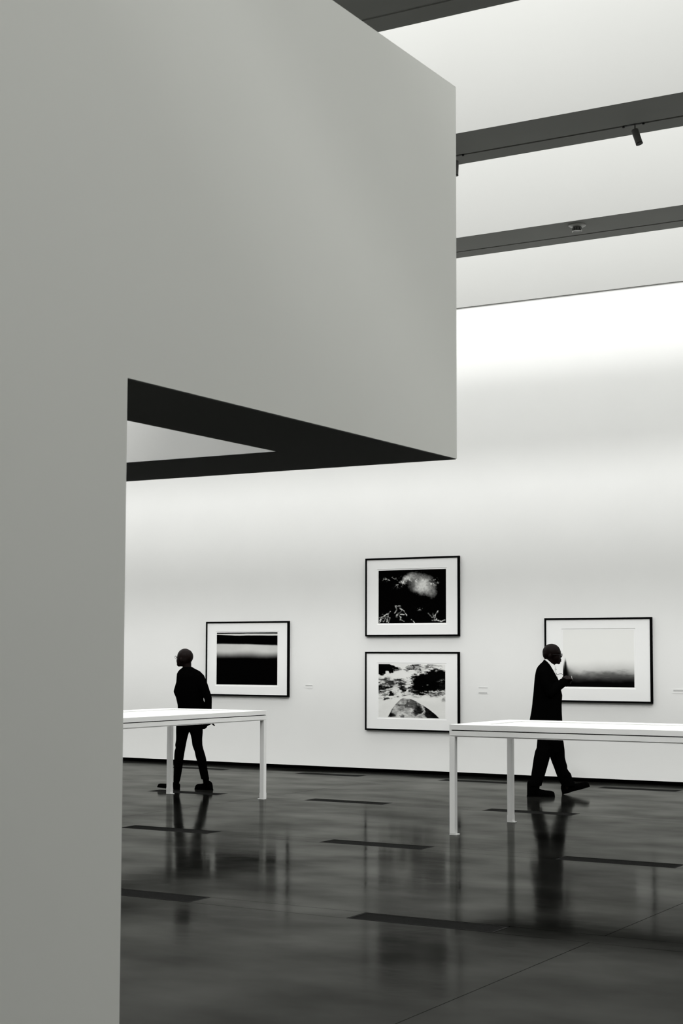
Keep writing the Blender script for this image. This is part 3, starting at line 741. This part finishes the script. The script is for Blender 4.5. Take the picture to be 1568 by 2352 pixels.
B.ring_loft(bm, [(1250, 1257, 1514, 0, .060), (1250.5, 1265, 1519.5, 0, .070), (1251, 1271, 1525, 0, .072), (1251, 1276, 1530.5, 0, .074), (1251, 1277.3, 1534, 0, .078), (1248, 1276.2, 1540, 0, .10), (1246, 1276.2, 1545, 0, .12), (1243, 1278.2, 1551, 0, .13), (1242, 1280.8, 1558, 0, .14), (1241, 1283, 1566, 0, .14), (1240, 1284, 1620, 0, .13), (1240, 1284, 1668, 0, .12)])
sh = fuse('shirt', bm, M['shirt'], B.root, .006, 2)
for py in (1538, 1546.5, 1555):
    bm = bmesh.new(); q = B.p({1538: 1276.8, 1546.5: 1277.0, 1555: 1279.8}[py], py, -.01); B.ell(bm, q, .004, .006, .006); obj('shirt_button', bm, M['wire'], sh)
bm = bmesh.new()                                                            # jacket
B.ring_loft(bm, [(1247.6, 1252.5, 1515.5, 0, .050), (1247, 1256, 1519, 0, .075), (1241, 1260.5, 1524, 0, .12), (1235, 1264, 1530.5, 0, .165), (1231.3, 1267.8, 1537, 0, .19), (1229.6, 1271.8, 1544, 0, .20), (1228.2, 1276.2, 1551.5, 0, .205), (1227, 1282.5, 1562, 0, .205), (1225.8, 1286, 1575, 0, .20), (1224.6, 1289.3, 1590, 0, .195), (1224, 1291, 1597, 0, .195), (1222.8, 1290.2, 1606, 0, .19), (1221.8, 1289.5, 1618, 0, .19), (1219.5, 1289.8, 1635, 0, .19), (1216, 1290.8, 1653, 0, .19), (1213, 1291.5, 1672, 0, .19)], 36, 2.4)
chain(bm, [(B.p(1248, 1547, -.165), .066), (B.p(1253, 1570, -.20), .062), (B.p(1262.5, 1591, -.205), .060), (B.p(1278, 1578.5, -.15), .058), (B.p(1293.5, 1567.2, -.08), .053)])
chain(bm, [(B.p(1249, 1547, .165), .066), (B.p(1254, 1570, .20), .062), (B.p(1265, 1590, .20), .058), (B.p(1279, 1577, .14), .054), (B.p(1291, 1568, .07), .048)])
B.ell(bm, B.p(1300.5, 1572, -.07), .024, .03, .030)                        # drooping cuff
jk = fuse('jacket', bm, M['cloth'], B.root, .007, 3)
bm = bmesh.new()                                                            # lapels and collar, folded over the chest
for s in (-1, 1):
    e1 = [(1251, 1516.3, .068), (1256, 1520, .085), (1262, 1527, .105), (1268, 1536.5, .105), (1274, 1547, .10), (1281, 1560, .075), (1285.5, 1571, .05)]
    prev = None
    for i, (x, y, d) in enumerate(e1):
        wv = [.012, .02, .032, .04, .036, .022, .008][i]
        a = B.p(x, y, s*d); b = B.p(x-wv*150, y+wv*40, s*(d+wv*1.1)); n_ = (B.v*s*.006 + B.u*.003)
        cur = [bm.verts.new(a), bm.verts.new(b), bm.verts.new(b+n_), bm.verts.new(a+n_)]
        if prev:
            for k in range(4): bm.faces.new((prev[k], prev[(k+1) % 4], cur[(k+1) % 4], cur[k]))
        else: bm.faces.new(cur)
        prev = cur
    bm.faces.new(prev[::-1])
obj('lapel', bm, M['cloth'], jk)
bm = bmesh.new()
leg_loft(B, bm, [(1668, 1234, 1272), (1690, 1234, 1268), (1700, 1233.3, 1266), (1718, 1231.8, 1265), (1725, 1228.5, 1264.5), (1742, 1225, 1262), (1760, 1222.5, 1257), (1772, 1220.5, 1253.5), (1783, 1219.2, 1250.2), (1792, 1217.5, 1247), (1799, 1214, 1244.5), (1805, 1213.5, 1243.5)], -.07, dN, 1680, 1800, .85)
leg_loft(B, bm, [(1668, 1256, 1290), (1690, 1258, 1291), (1705, 1260, 1294), (1722, 1261, 1296.3), (1740, 1262.8, 1297), (1750, 1266.5, 1299.5), (1759, 1270, 1302.4), (1766, 1272.7, 1302.5), (1771, 1274.5, 1306), (1777, 1276.7, 1310.8), (1783, 1279, 1312.8), (1787, 1280.3, 1312.5), (1793, 1283, 1316), (1799, 1287, 1320), (1805, 1289.3, 1322)], .07, dFt, 1680, 1795, .85)
B.ring_loft(bm, [(1233, 1291, 1662, 0, .165), (1233.5, 1291, 1685, 0, .17), (1234, 1292, 1705, 0, .16), (1240, 1288, 1725, 0, .12), (1250, 1276, 1738, 0, .08)])
fuse('trousers', bm, M['cloth'], B.root, .007, 3)
q0 = B.p(1210, 1831.0, dN); q1 = B.p(1273.5, 1830.5, dN)
shoe(B, Vector((q0.x, q0.y, 0)), Vector((q1.x, q1.y, 0)), top=.125, W=1.15)
bm = bmesh.new(); chain(bm, [(B.p(1218, 1800, dN), .042), (B.p(1217.5, 1816, dN), .040)]); chain(bm, [(B.p(1229, 1800, dN), .06), (B.p(1228, 1815, dN), .048)]); fuse('trouser_cuff', bm, M['cloth'], B.root, .007, 2)
q0 = B.p(1291.5, 1825, dFt); q1 = B.p(1353.5, 1806.5, dFt+.03)
shoe(B, Vector((q0.x, q0.y, 0)), q1, top=.125, W=1.15)
glasses(B, B.p(1289.4, 1504.3), F, r=.019, gap=.017)
# white-tipped pen between his fingers and the cord running to it
bm = bmesh.new(); c0 = B.p(1312.2, 1552.5, -.03)+B.B; c1 = B.p(1313.3, 1562, -.03)+B.B; cyl(bm, c0, c1, .0035, seg=10)
pen = obj('pen', bm, M['bright']); tag(pen, 'tiny pale pen held in the suited man\'s fingertips', 'pen')
bm = bmesh.new(); cyl(bm, c1 - (c1-c0)*.35, c1, .0055, seg=10); obj('pen_cap', bm, M['bright'], pen)
bm = bmesh.new(); tube(bm, [B.p(x, y, d)+B.B for x, y, d in ((1274.5, 1545, -.03), (1278.6, 1549.5, -.03), (1281.5, 1548.6, -.04), (1285, 1547.8, -.04), (1289.5, 1547.6, -.05), (1294, 1551, -.06))], .0028, 6)
tag(obj('lanyard_cord', bm, M['wire']), 'thin dark cord stretched from the suited man\'s shirt to his hand', 'cord')
